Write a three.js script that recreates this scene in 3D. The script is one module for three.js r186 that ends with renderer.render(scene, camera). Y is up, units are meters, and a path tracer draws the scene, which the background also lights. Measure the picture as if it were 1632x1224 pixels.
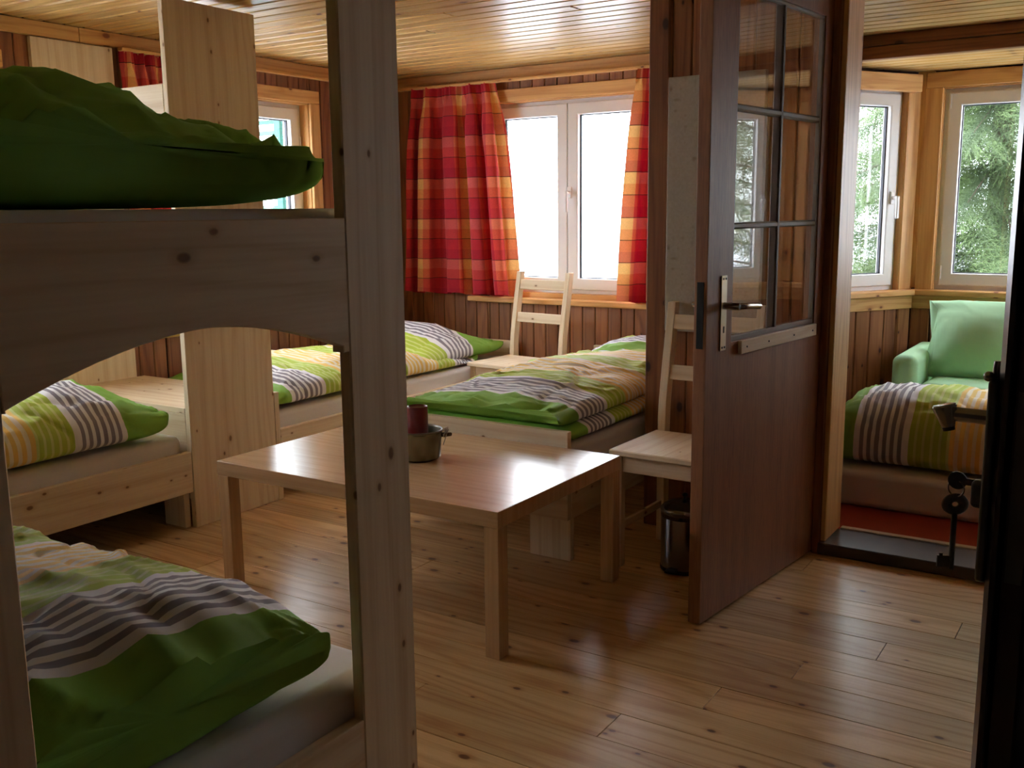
import * as THREE from 'three';
import { mergeGeometries, mergeVertices, toCreasedNormals } from 'three/addons/utils/BufferGeometryUtils.js';
import { RoundedBoxGeometry } from 'three/addons/geometries/RoundedBoxGeometry.js';
import { ImprovedNoise } from 'three/addons/math/ImprovedNoise.js';

// ---------------------------------------------------------------- camera, sky, exposure
const scene = new THREE.Scene();
const R = THREE.MathUtils.degToRad;
const camera = new THREE.PerspectiveCamera(42.335, 1632 / 1224, 0.03, 200);
camera.position.set(0, 1.293, 0);
camera.rotation.set(R(-9.8685), R(32.9079), R(-0.6133), 'YXZ');
scene.add(camera);
scene.background = new THREE.Color().setRGB(0.93, 1.0, 1.10);     // even, bright overcast
scene.backgroundIntensity = 15;

const renderer = new THREE.WebGLRenderer({ antialias: true });
renderer.toneMapping = THREE.LinearToneMapping;
renderer.toneMappingExposure = 1.0;
renderer.shadowMap.enabled = true;

// ---------------------------------------------------------------- helpers
function rng(seed) { let a = seed >>> 0; return () => { a = (a + 0x6D2B79F5) >>> 0; let t = a; t = Math.imul(t ^ (t >>> 15), t | 1); t ^= t + Math.imul(t ^ (t >>> 7), t | 61); return ((t ^ (t >>> 14)) >>> 0) / 4294967296; }; }
const rnd = rng(4711);
const perlin = new ImprovedNoise();
const clamp = (x, a = 0, b = 1) => Math.min(b, Math.max(a, x));
const lerp = (a, b, t) => a + (b - a) * t;
const smooth = (a, b, x) => { const t = clamp((x - a) / (b - a)); return t * t * (3 - 2 * t); };
const taken = new Map();
function numbered(n) { const k = taken.get(n) || 0; taken.set(n, k + 1); return k ? `${n}_${String(k).padStart(3, '0')}` : n; }
function thing(name, label, category, [x, y, z] = [0, 0, 0], turn = 0, group) {
  const o = new THREE.Group(); o.name = numbered(name); scene.add(o);
  o.position.set(x, y, z); o.rotation.y = turn; o.userData = { label, category };
  if (group) o.userData.group = group;
  return o;
}
function structure(name, [x, y, z] = [0, 0, 0], turn = 0) {
  const o = new THREE.Group(); o.name = name; scene.add(o); o.position.set(x, y, z); o.rotation.y = turn; o.userData = { kind: 'structure' };
  return o;
}
function obj(name, geo, mat, parent = scene, pos) {
  const m = new THREE.Mesh(Array.isArray(geo) ? mergeGeometries(geo.map(g => (g.index ? g.toNonIndexed() : g))) : geo, mat);
  m.name = parent === scene ? numbered(name) : name;
  if (pos) m.position.set(...pos);
  m.castShadow = m.receiveShadow = true;
  parent.add(m);
  return m;
}
// uv in wood-texture units (a tile covers 2 m along the grain and 0.5 m across)
function woodUV(geo, grain = 1, ou = rnd() * 2, ov = rnd()) {
  const g = geo.index ? geo.toNonIndexed() : geo, p = g.attributes.position, uv = new Float32Array(p.count * 2);
  const a = new THREE.Vector3(), b = new THREE.Vector3(), c = new THREE.Vector3();
  for (let i = 0; i < p.count; i += 3) {
    a.fromBufferAttribute(p, i); b.fromBufferAttribute(p, i + 1); c.fromBufferAttribute(p, i + 2);
    const n = b.clone().sub(a).cross(c.clone().sub(a)), ab = [Math.abs(n.x), Math.abs(n.y), Math.abs(n.z)];
    const ax = ab.indexOf(Math.max(...ab)), rest = [0, 1, 2].filter(k => k !== ax);
    const ua = ax === grain ? rest[0] : grain, va = rest.find(k => k !== ua), s = ax === grain ? 0.15 : 1;
    for (let k = 0; k < 3; k++) {
      const q = [p.getX(i + k), p.getY(i + k), p.getZ(i + k)];
      uv[(i + k) * 2] = (q[ua] * s) / 2 + ou; uv[(i + k) * 2 + 1] = q[va] / 0.5 + ov;
    }
  }
  g.setAttribute('uv', new THREE.BufferAttribute(uv, 2));
  return g;
}
// chamfered box about its centre
function cbox(sx, sy, sz, c = 0.002) {
  const h = [sx / 2, sy / 2, sz / 2]; c = Math.min(c, sx * 0.45, sy * 0.45, sz * 0.45);
  const P = (s, ax) => s.map((v, k) => v * (k === ax ? h[k] : h[k] - c));
  const out = [], tri = (A, B, C) => {
    const n = [(B[1] - A[1]) * (C[2] - A[2]) - (B[2] - A[2]) * (C[1] - A[1]), (B[2] - A[2]) * (C[0] - A[0]) - (B[0] - A[0]) * (C[2] - A[2]), (B[0] - A[0]) * (C[1] - A[1]) - (B[1] - A[1]) * (C[0] - A[0])];
    const d = n[0] * (A[0] + B[0] + C[0]) + n[1] * (A[1] + B[1] + C[1]) + n[2] * (A[2] + B[2] + C[2]);
    out.push(...A, ...(d > 0 ? B : C), ...(d > 0 ? C : B));
  }, quad = (A, B, C, D) => { tri(A, B, C); tri(A, C, D); };
  for (let ax = 0; ax < 3; ax++) {
    const [u, v] = [0, 1, 2].filter(k => k !== ax), mk = (s, a, b) => { const t = []; t[ax] = s; t[u] = a; t[v] = b; return t; };
    for (const s of [-1, 1]) quad(P(mk(s, -1, -1), ax), P(mk(s, 1, -1), ax), P(mk(s, 1, 1), ax), P(mk(s, -1, 1), ax));
    for (const a of [-1, 1]) for (const b of [-1, 1]) quad(P(mk(-1, a, b), u), P(mk(1, a, b), u), P(mk(1, a, b), v), P(mk(-1, a, b), v));
  }
  for (const x of [-1, 1]) for (const y of [-1, 1]) for (const z of [-1, 1]) tri(P([x, y, z], 0), P([x, y, z], 1), P([x, y, z], 2));
  const g = new THREE.BufferGeometry(); g.setAttribute('position', new THREE.Float32BufferAttribute(out, 3)); g.computeVertexNormals();
  return g;
}
const boxCache = new Map();
// a wooden board between two corners; alike boards share one of four geometries
function board(name, [x0, x1, y0, y1, z0, z1], mat, parent = scene, grain, c = 0.002) {
  const d = [x1 - x0, y1 - y0, z1 - z0].map(v => Math.abs(v));
  if (grain === undefined) grain = d.indexOf(Math.max(...d));
  const key = d.map(v => v.toFixed(4)).join() + grain + c + ',' + Math.floor(rnd() * 4);
  if (!boxCache.has(key)) boxCache.set(key, woodUV(cbox(...d, c), grain));
  const m = Array.isArray(mat) ? mat[Math.floor(rnd() * mat.length)] : mat;
  return obj(name, boxCache.get(key), m, parent, [(x0 + x1) / 2, (y0 + y1) / 2, (z0 + z1) / 2]);
}
function boxAt([x0, x1, y0, y1, z0, z1], grain, c = 0.002) {
  const d = [x1 - x0, y1 - y0, z1 - z0].map(v => Math.abs(v));
  if (grain === undefined) grain = d.indexOf(Math.max(...d));
  return woodUV(cbox(...d, c), grain).translate((x0 + x1) / 2, (y0 + y1) / 2, (z0 + z1) / 2);
}
function tube(pts, r, seg = 24, rad = 8, closed = false) {
  return new THREE.TubeGeometry(new THREE.CatmullRomCurve3(pts.map(p => new THREE.Vector3(...p)), closed), seg, r, rad, closed);
}
function lathe(pts, seg = 40) { return new THREE.LatheGeometry(pts.map(p => new THREE.Vector2(p[0], p[1])), seg); }
// a frame (outer rectangle with a rectangular hole) in the xy plane, from z=0 to z=depth
function frameGeo(x0, x1, y0, y1, hx0, hx1, hy0, hy1, depth, bevel = 0.003) {
  const s = new THREE.Shape(); s.moveTo(x0 + bevel, y0 + bevel); s.lineTo(x1 - bevel, y0 + bevel); s.lineTo(x1 - bevel, y1 - bevel); s.lineTo(x0 + bevel, y1 - bevel); s.closePath();
  const h = new THREE.Path(); h.moveTo(hx0 - bevel, hy0 - bevel); h.lineTo(hx0 - bevel, hy1 + bevel); h.lineTo(hx1 + bevel, hy1 + bevel); h.lineTo(hx1 + bevel, hy0 - bevel); h.closePath();
  s.holes.push(h);
  const g = new THREE.ExtrudeGeometry(s, { depth: depth - 2 * bevel, bevelEnabled: true, bevelThickness: bevel, bevelSize: bevel, bevelSegments: 2 });
  return g.translate(0, 0, bevel);
}

// ---------------------------------------------------------------- procedural textures
function periodicNoise(seed, nx, ny) {
  const r = rng(seed), t = new Float32Array(nx * ny); for (let i = 0; i < t.length; i++) t[i] = r();
  return (u, v) => {
    u = (u - Math.floor(u)) * nx; v = (v - Math.floor(v)) * ny;
    const i = Math.floor(u) % nx, j = Math.floor(v) % ny, i1 = (i + 1) % nx, j1 = (j + 1) % ny;
    let a = u - Math.floor(u), b = v - Math.floor(v); a = a * a * (3 - 2 * a); b = b * b * (3 - 2 * b);
    return lerp(lerp(t[j * nx + i], t[j * nx + i1], a), lerp(t[j1 * nx + i], t[j1 * nx + i1], a), b);
  };
}
function dataTexture(w, h, fn) {
  const d = new Uint8Array(w * h * 4);
  for (let j = 0; j < h; j++) for (let i = 0; i < w; i++) {
    const c = fn((i + 0.5) / w, (j + 0.5) / h), k = (j * w + i) * 4;
    d[k] = clamp(c[0], 0, 255); d[k + 1] = clamp(c[1], 0, 255); d[k + 2] = clamp(c[2], 0, 255); d[k + 3] = 255;
  }
  const t = new THREE.DataTexture(d, w, h, THREE.RGBAFormat);
  t.wrapS = t.wrapT = THREE.RepeatWrapping; t.magFilter = THREE.LinearFilter; t.minFilter = THREE.LinearMipmapLinearFilter; t.generateMipmaps = true;
  t.colorSpace = THREE.SRGBColorSpace; t.needsUpdate = true;
  return t;
}
function woodTexture({ seed, light, dark, knot = [70, 40, 20], rings = 9, ring = 0.5, streak = 0.35, blotch = 0.25, knots = 9, knotSize = 0.011, speckle = 0.12 }) {
  const n1 = periodicNoise(seed, 3, 5), n2 = periodicNoise(seed + 1, 10, 110), n3 = periodicNoise(seed + 2, 5, 12), n4 = periodicNoise(seed + 3, 60, 200), n5 = periodicNoise(seed + 5, 7, 40);
  const r = rng(seed + 9), ks = [];
  for (let i = 0; i < knots; i++) ks.push([r() * 2, r() * 0.5, knotSize * (0.4 + r() * 0.9)]);
  return dataTexture(1024, 256, (u, v) => {
    let x = u * 2, y = v * 0.5, kd = 0, ring2 = 0;
    for (const [kx, ky, kr] of ks) {
      let dx = x - kx, dy = y - ky; dx -= Math.round(dx / 2) * 2; dy -= Math.round(dy / 0.5) * 0.5;
      const e = Math.exp(-(dx * dx) / (kr * kr * 30) - (dy * dy) / (kr * kr * 5));
      y += Math.sign(dy) * kr * 0.8 * e;
      const q = Math.hypot(dx / 1.7, dy) / kr;
      kd = Math.max(kd, 1 - smooth(0.55, 1.05, q)); ring2 = Math.max(ring2, (1 - smooth(0.9, 2.4, q)) * 0.45);
    }
    const g = 0.5 + 0.5 * Math.sin(2 * Math.PI * ((y / 0.5) * rings + n1(u, v) * 3.2 + n5(u, v) * 0.35));
    const t = clamp(ring * Math.pow(g, 3) + streak * (n2(u, v) - 0.5) + blotch * (n3(u, v) - 0.5) + speckle * (n4(u, v) - 0.5) + ring2 + 0.15);
    return [0, 1, 2].map(k => lerp(lerp(light[k], dark[k], t), knot[k], kd * 0.85));
  });
}
const tones = (tex, list, opts) => list.map(f => new THREE.MeshStandardMaterial({ map: tex, color: new THREE.Color().setRGB(...(Array.isArray(f) ? f : [f, f, f])), ...opts }));

const texPine = woodTexture({ seed: 11, light: [238, 219, 186], dark: [214, 183, 140], knot: [128, 88, 54], rings: 8, ring: 0.4, knots: 20, knotSize: 0.007 });
const texFloor = woodTexture({ seed: 23, light: [228, 188, 132], dark: [192, 138, 82], knot: [104, 58, 32], rings: 9, ring: 0.5, streak: 0.4, blotch: 0.5, knots: 18, knotSize: 0.010 });
const texCeil = woodTexture({ seed: 37, light: [222, 184, 116], dark: [176, 128, 66], knot: [96, 54, 22], rings: 10, ring: 0.55, streak: 0.5, blotch: 0.5, knots: 16, knotSize: 0.011 });
const texWall = woodTexture({ seed: 41, light: [172, 112, 66], dark: [124, 72, 40], knot: [56, 24, 12], rings: 8, ring: 0.45, streak: 0.4, blotch: 0.4, knots: 8, knotSize: 0.012 });
const texCasing = woodTexture({ seed: 53, light: [226, 176, 108], dark: [194, 134, 70], knot: [112, 58, 24], rings: 7, ring: 0.5, streak: 0.4, blotch: 0.35, knots: 10, knotSize: 0.012 });
const texDoor = woodTexture({ seed: 67, light: [150, 106, 74], dark: [108, 72, 50], knot: [70, 40, 24], rings: 3, ring: 0.1, streak: 0.3, blotch: 0.5, speckle: 0.55, knots: 0 });
const texBirch = woodTexture({ seed: 71, light: [214, 178, 136], dark: [190, 150, 106], rings: 12, ring: 0.25, streak: 0.45, blotch: 0.2, knots: 0 });

const M = {
  pine: tones(texPine, [1, 0.95, 0.9], { roughness: 0.62 }),
  pinePost: tones(texPine, [[1, 0.92, 0.86]], { roughness: 0.55 })[0],
  floor: tones(texFloor, [1, 0.88, 0.94, 1.04, 0.8], { roughness: 0.3 }),
  ceil: tones(texCeil, [1, 0.92, 1.06, 0.85], { roughness: 0.34 }),
  wall: tones(texWall, [0.88, 0.78, 0.97, 0.7], { roughness: 0.5 }),
  casing: tones(texCasing, [1, 0.94], { roughness: 0.45 }),
  beam: tones(texWall, [0.72], { roughness: 0.45 })[0],
  door: tones(texDoor, [[1.08, 0.98, 0.86]], { roughness: 0.5 })[0],
  birch: tones(texBirch, [1], { roughness: 0.22 })[0],
  backing: new THREE.MeshStandardMaterial({ color: 0x3a2214, roughness: 0.9 }),
  plaster: new THREE.MeshStandardMaterial({ color: 0x6a5846, roughness: 0.95 }),
  dark: new THREE.MeshStandardMaterial({ color: 0x120c08, roughness: 0.6 }),
  white: new THREE.MeshStandardMaterial({ color: 0xf0f0f0, roughness: 0.35 }),
  gasket: new THREE.MeshStandardMaterial({ color: 0x22242c, roughness: 0.6 }),
  glass: new THREE.MeshPhysicalMaterial({ color: 0xffffff, transmission: 1, roughness: 0, thickness: 0, ior: 1.5 }),
  steel: new THREE.MeshStandardMaterial({ color: 0xb8b8b8, metalness: 1, roughness: 0.22 }),
  darkSteel: new THREE.MeshStandardMaterial({ color: 0x77726a, metalness: 1, roughness: 0.35 }),
  brass: new THREE.MeshStandardMaterial({ color: 0xd8ccb0, metalness: 0.8, roughness: 0.38 }),
  screw: new THREE.MeshStandardMaterial({ color: 0x2a241c, metalness: 0.6, roughness: 0.5 }),
  black: new THREE.MeshStandardMaterial({ color: 0x0b0b0c, roughness: 0.4 }),
  sheet: new THREE.MeshStandardMaterial({ color: 0xe4dcd6, roughness: 0.9 }),
  green: new THREE.MeshStandardMaterial({ color: 0xa6cfa4, roughness: 0.92 }),
};
for (const k of ['floor', 'ceil', 'wall', 'casing', 'pine']) for (const m of M[k]) { m.bumpMap = m.map; m.bumpScale = 0.0006; }

// bedding stripes printed across the length of a 2 m cover; the map runs once along it
const stripeBands = [];
{
  const G = [134, 184, 66], W = [236, 234, 234], Y = [238, 200, 104], Li = [176, 196, 62], Gr = [138, 131, 138], Cr = [240, 228, 200];
  const half = [[0.125, G], [0.012, W]];
  for (let i = 0; i < 6; i++) half.push([0.0085, Gr], [0.0075, W]);
  half.push([0.006, W]);
  for (let i = 0; i < 5; i++) half.push([0.0105, Li], [0.0055, [206, 216, 128]]);
  for (let i = 0; i < 8; i++) half.push([0.009, Y], [0.008, Cr]);
  half.push([0.004, Cr]);
  for (let i = 0; i < 3; i++) half.push([0.0105, Li], [0.0055, [206, 216, 128]]);
  const tot = half.reduce((s, b) => s + b[0], 0);
  let p = 0; for (const [w, c] of half) { stripeBands.push([p / tot / 2, (p + w) / tot / 2, c]); p += w; }
}
const texStripes = dataTexture(2048, 8, (u) => { const t = u > 0.5 ? 1 - u : u; return (stripeBands.find(b => t <= b[1]) || stripeBands[stripeBands.length - 1])[2]; });
texStripes.wrapS = THREE.ClampToEdgeWrapping;
M.duvet = new THREE.MeshPhysicalMaterial({ map: texStripes, roughness: 0.75, sheen: 0.25, sheenRoughness: 0.5 });

// red and orange plaid of the curtains, one tile is 0.5 m by 0.5 m
const texPlaid = (() => {
  const warp = [[0.16, [196, 26, 50]], [0.30, [170, 12, 42]], [0.40, [214, 80, 60]], [0.53, [244, 206, 112]], [0.60, [220, 100, 66]], [0.80, [194, 26, 50]], [0.92, [168, 12, 42]], [1, [214, 70, 58]]];
  const weft = [[0.125, [178, 8, 40]], [0.25, [212, 40, 44]], [0.375, [226, 96, 66]], [0.5, [246, 168, 122]], [0.625, [182, 8, 42]], [0.75, [206, 34, 46]], [0.875, [228, 104, 64]], [1, [246, 172, 120]]];
  const at = (l, t) => l.find(b => t <= b[0])[1], n = periodicNoise(5, 256, 256);
  return dataTexture(512, 512, (u, v) => {
    const a = at(warp, u), b = at(weft, v), k = 0.93 + 0.1 * n(u, v);
    const line = (v % 0.25) < 0.008 ? 0.45 : 1;
    return [0, 1, 2].map(i => (0.55 * a[i] + 0.45 * b[i]) * k * line);
  });
})();
M.curtain = new THREE.MeshPhysicalMaterial({ map: texPlaid, roughness: 0.95, transmission: 0.12, thickness: 0, side: THREE.DoubleSide });

// ---------------------------------------------------------------- the room shell
const H = 2.14, BW = 0.0855;
// a panelled wall in its own frame: x along the wall, y up, z into the room; openings are [x0, x1, y0, y1]
function panelWall(name, origin, turn, length, height, openings, { thick = 0.16, boards = true, y0 = 0, mats = M.wall, backY0 = 0, backH = H + 0.1, bw = BW, ext = 0 } = {}) {
  const w = structure(name, origin, turn), core = [];
  const xs = [...new Set([0, length, ...openings.flatMap(o => [o[0], o[1]])])].sort((a, b) => a - b);
  for (let i = 0; i + 1 < xs.length; i++) {
    const a = xs[i], b = xs[i + 1], o = openings.find(q => q[0] <= a + 1e-6 && q[1] >= b - 1e-6), ca = i ? a : a - ext, cb = i + 2 < xs.length ? b : b + ext;
    for (const [p, q] of o ? [[backY0, o[2]], [o[3], backH]] : [[backY0, backH]]) if (q - p > 1e-3) core.push(boxAt([ca, cb, p, q, -thick, -0.013], 1, 0.0005));
  }
  obj('wall_core', core, M.backing, w);
  if (!boards) return w;
  const edges = []; for (let x = 0; x < length - 0.01; x += bw) edges.push(x); edges.push(length);
  for (const o of openings) edges.push(o[0], o[1]);
  const e = [...new Set(edges.map(v => +v.toFixed(4)))].sort((a, b) => a - b);
  for (let i = 0; i + 1 < e.length; i++) {
    const a = e[i], b = e[i + 1]; if (b - a < 0.012) continue;
    const o = openings.find(q => q[0] <= a + 1e-4 && q[1] >= b - 1e-4);
    for (const [p, q] of o ? [[y0, o[2]], [o[3], height]] : [[y0, height]]) if (q - p > 0.03) board('wall_board', [a + 0.0012, b - 0.0012, p, q, -0.013, 0], mats, w, 1, 0.0045);
  }
  return w;
}
// main room: back wall, left wall
panelWall('wall_back', [-4.22, 0, -5.19], 0, 2.52, H, [[0.70, 1.79, 0.80, 1.94]], { ext: 0.15 });
panelWall('wall_left', [-4.22, 0, 0.40], Math.PI / 2, 5.59, H, [[1.85, 2.85, 0.80, 1.92], [3.67, 4.77, 0.80, 1.92]], { ext: 0.15 });
// partition with the doorway to the bay room, 0.2 m thick
panelWall('wall_partition', [-1.705, 0, -3.66], 0, 1.755, H, [[0.725, 1.655, 0, 2.06]], { thick: 0.2, bw: 0.082 });
// short wall beside the alcove, wall of the bay room
{
  const w = structure('wall_alcove'); board('wall_core', [-1.705, -1.62, 0, H, -5.19, -3.86], M.wall[1], w, 1);
  board('corner_post', [-1.712, -1.628, 0, H, -3.662, -3.645], M.wall[3], w, 1, 0.004);
}
// remaining shell, out of the photograph's view: front wall, right wall with the entrance, the dark hall
{
  const w = structure('wall_front'); board('wall_core', [-4.38, 1.4, 0, H, 0.40, 0.56], M.plaster, w, 1);
  const r = structure('wall_right');
  obj('wall_core', [boxAt([0.05, 0.2, 0, H, -1.12, 0.40], 1), boxAt([0.05, 0.2, 0, H, -3.66, -2.06], 1), boxAt([0.05, 0.2, 2.03, H, -2.06, -1.12], 1)], M.plaster, r);
  const h = structure('wall_hall');
  obj('wall_core', [boxAt([1.25, 1.4, 0, H, -3.0, 0.40], 1), boxAt([0.2, 1.4, 0, H, -3.15, -3.0], 1)], M.plaster, h);
}
// floor boards: z of every joint line, from the photograph, then even widths towards the camera and the back wall
{
  const f = structure('floor'), zs = [0.40];
  const seen = [-2.03, -2.165, -2.30, -2.44, -2.59, -2.70, -2.83, -2.968, -3.105, -3.245, -3.438, -3.607];
  for (let z = 0.40 - 0.14; z > -1.95; z -= 0.1389) zs.push(+z.toFixed(3));
  zs.push(...seen); for (let z = -3.745; z > -5.15; z -= 0.139) zs.push(+z.toFixed(3)); zs.push(-5.19);
  const joints = { '-3.245': [-0.417], '-2.968': [-0.585, -2.62], '-2.7': [-0.757], '-2.44': [-0.904, -2.9], '-2.165': [-1.073], '-2.83': [-2.2], '-2.59': [-3.0] };
  for (let i = 0; i + 1 < zs.length; i++) {
    const z1 = zs[i], z0 = zs[i + 1], right = z1 <= -3.60 ? (z0 > -3.9 ? -0.02 : -1.63) : 1.3;
    const js = [...(joints[String(z0)] || joints[String(z1)] && [] || [-4.2 + 0.9 + rnd() * 3.2])].filter(x => x < right - 0.2 && x > -4.0).sort((a, b) => a - b);
    let x = -4.22;
    for (const j of [...js, right]) { board('floorboard', [x + 0.0008, j - 0.0008, -0.022, -rnd() * 0.0007, z0 + 0.0008, z1 - 0.0008], M.floor, f, 0, 0.0010); x = j; }
  }
  board('subfloor', [-4.4, 1.4, -0.2, -0.023, -5.36, 0.56], M.dark, f, 0);
  const f2 = structure('floor_2'); board('floor_covering', [-1.62, 0.92, 0.0, 0.03, -6.05, -3.88], new THREE.MeshStandardMaterial({ color: 0xa83e2c, roughness: 0.7 }), f2, 0);
  board('subfloor', [-1.8, 1.1, -0.2, -0.0005, -6.2, -5.36], M.dark, f2, 0);
}
// ceiling boards run along x
{
  const c = structure('ceiling');
  let k = 0;
  for (let z = 0.40; z > -5.19; z -= 0.098) {
    const z0 = Math.max(z - 0.098, -5.19), right = z < -3.60 ? (z > -3.95 ? 0.3 : -1.62) : 1.3;
    const cut = -4.22 + 0.8 + ((k++ * 0.618) % 1) * 2.2;
    for (const [a, b] of right > -1 ? [[-4.22, cut], [cut, right]] : [[-4.22, right]]) board('ceiling_board', [a + 0.001, b - 0.001, H, H + 0.018, z0 + 0.0045, z - 0.0045], M.ceil, c, 0, 0.006);
  }
  board('ceiling_core', [-4.4, 1.5, H + 0.019, H + 0.12, -5.35, 0.56], M.backing, c, 0);
  const d = structure('ceiling_2');
  for (let z = -3.86; z > -5.28; z -= 0.098) board('ceiling_board', [-1.62, 0.92, H, H + 0.018, z - 0.0945, z - 0.0035], M.ceil, d, 0, 0.006);
  for (let z = -5.37; z > -6.05; z -= 0.098) board('ceiling_board', [-1.62, 0.92, 2.025, 2.043, z - 0.0945, z - 0.0035], M.ceil, d, 0, 0.006);
  board('ceiling_core', [-1.9, 1.2, H + 0.019, H + 0.12, -6.3, -5.3], M.backing, d, 0);
  const b = structure('beam');
  board('upper_board', [-1.62, 0.92, 2.085, H, -5.37, -5.31], M.beam, b, 0, 0.004); board('lower_board', [-1.62, 0.92, 2.022, 2.083, -5.37, -5.315], M.beam, b, 0, 0.004);
}
// cornices
{
  const t1 = structure('trim_1'); board('cornice', [-4.22, -4.198, 2.073, 2.138, -5.19, -2.9], M.casing, t1, 2, 0.003); board('cornice', [-4.22, -4.198, 2.073, 2.138, -2.898, 0.4], M.casing, t1, 2, 0.003);
  const t2 = structure('trim_2'); board('cornice', [-4.198, -1.71, 2.068, 2.138, -5.19, -5.165], M.casing, t2, 0, 0.003);
  const t3 = structure('baseboard_back'); board('strip', [-4.2, -1.71, 0, 0.06, -5.19, -5.172], M.wall[3], t3, 0);
}

// ---------------------------------------------------------------- windows
// local frame: x along the wall, y up, z into the room, z=0 the wall face
function makeWindow(name, origin, turn, { x0, x1, y0, y1, sashes = 1, depth = 0.07, casing = 0.075, top = 0.075, lintel = null, sill = [0.77, 0.05], sillX = null, apron = 0, handles = [], hinges = [], sides = [1, 1] }) {
  const w = structure(name, origin, turn), f = 0.045;
  obj('frame', frameGeo(x0, x1, y0, y1, x0 + f, x1 - f, y0 + f, y1 - f, 0.06).translate(0, 0, -depth - 0.06), M.white, w);
  // lining of the recess
  obj('reveal', [boxAt([x0 - 0.02, x0 + 0.004, y0, y1, -depth, 0.0], 1), boxAt([x1 - 0.004, x1 + 0.02, y0, y1, -depth, 0.0], 1), boxAt([x0, x1, y1 - 0.004, y1 + 0.02, -depth, 0.0], 0)], M.casing[1], w);
  const sw = (x1 - x0 - 2 * 0.022) / sashes;
  for (let i = 0; i < sashes; i++) {
    const a = x0 + 0.022 + i * sw + 0.002, b = a + sw - 0.004, p = y0 + 0.025, q = y1 - 0.025, sf = 0.068;
    const s = obj('sash', frameGeo(a, b, p, q, a + sf, b - sf, p + sf, q - sf, 0.06, 0.006).translate(0, 0, -depth - 0.045), M.white, w);
    obj('gasket', frameGeo(a + sf - 0.003, b - sf + 0.003, p + sf - 0.003, q - sf + 0.003, a + sf + 0.005, b - sf - 0.005, p + sf + 0.005, q - sf - 0.005, 0.02, 0.001).translate(0, 0, -depth - 0.034), M.gasket, s);
    obj('pane', new THREE.BoxGeometry(b - a - 2 * sf, q - p - 2 * sf, 0.004).translate((a + b) / 2, (p + q) / 2, -depth - 0.025), M.glass, s);
  }
  for (const [hx, hy] of handles) {
    obj('handle', [new RoundedBoxGeometry(0.028, 0.07, 0.012, 3, 0.005).translate(hx, hy, -depth + 0.02), new THREE.CylinderGeometry(0.009, 0.009, 0.04, 14).rotateX(Math.PI / 2).translate(hx, hy, -depth + 0.042),
      new RoundedBoxGeometry(0.022, 0.125, 0.014, 3, 0.006).translate(hx, hy - 0.052, -depth + 0.062)], M.white, w);
  }
  for (const [hx, hy] of hinges) obj('hinge', new THREE.CylinderGeometry(0.007, 0.007, 0.075, 12).translate(hx, hy, -depth + 0.012), M.white, w);
  const C = M.casing[0];
  if (casing) {
    if (!sides[1]) board('casing', [x1, x1 + 0.1, y0 - 0.02, y1 + 0.02, -0.03, 0.004], M.casing[0], w, 1, 0.002);
    if (!sides[0]) board('casing', [x0 - 0.1, x0, y0 - 0.02, y1 + 0.02, -0.03, 0.004], M.casing[0], w, 1, 0.002);
    for (const [on, a, b] of [[sides[0], x0 - casing, x0], [sides[1], x1, x1 + casing]]) if (on) board('casing', [a, b, y0 - 0.02, y1 + 0.002, 0, 0.02], C, w, 1, 0.003);
    if (lintel) board('lintel', lintel, C, w, 0, 0.003);
    else board('casing', [x0 - casing, x1 + casing, y1 + 0.003, y1 + top, 0, 0.02], C, w, 0, 0.003);
  }
  const [sy, proud] = sill, [sa, sb] = sillX || [x0 - casing - 0.02, x1 + casing + 0.02];
  board('sill', [x0, x1, sy - 0.03, y0 + 0.001, -depth - 0.06, 0.001], M.casing[0], w, 0, 0.002);
  board('sill_board', [sa, sb, sy - 0.035, sy, 0.001, proud], M.casing[0], w, 0, 0.006);
  if (apron) board('apron', [sa, sb, sy - 0.035 - apron, sy - 0.036, 0.001, 0.018], M.casing[1], w, 0, 0.003);
  return w;
}
makeWindow('window_1', [-4.22, 0, -5.19], 0, { x0: 0.70, x1: 1.79, y0: 0.80, y1: 1.94, sashes: 2, sillX: [0.56, 2.5], handles: [[1.262, 1.40]], hinges: [], depth: 0.05 });
makeWindow('window_2', [-4.22, 0, 0.40], Math.PI / 2, { x0: 3.67, x1: 4.77, y0: 0.80, y1: 1.92, sashes: 2, handles: [], hinges: [[4.75, 1.7]], sill: [0.72, 0.08] });
makeWindow('window_3', [-4.22, 0, 0.40], Math.PI / 2, { x0: 1.85, x1: 2.85, y0: 0.80, y1: 1.92, sashes: 2 });
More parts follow.
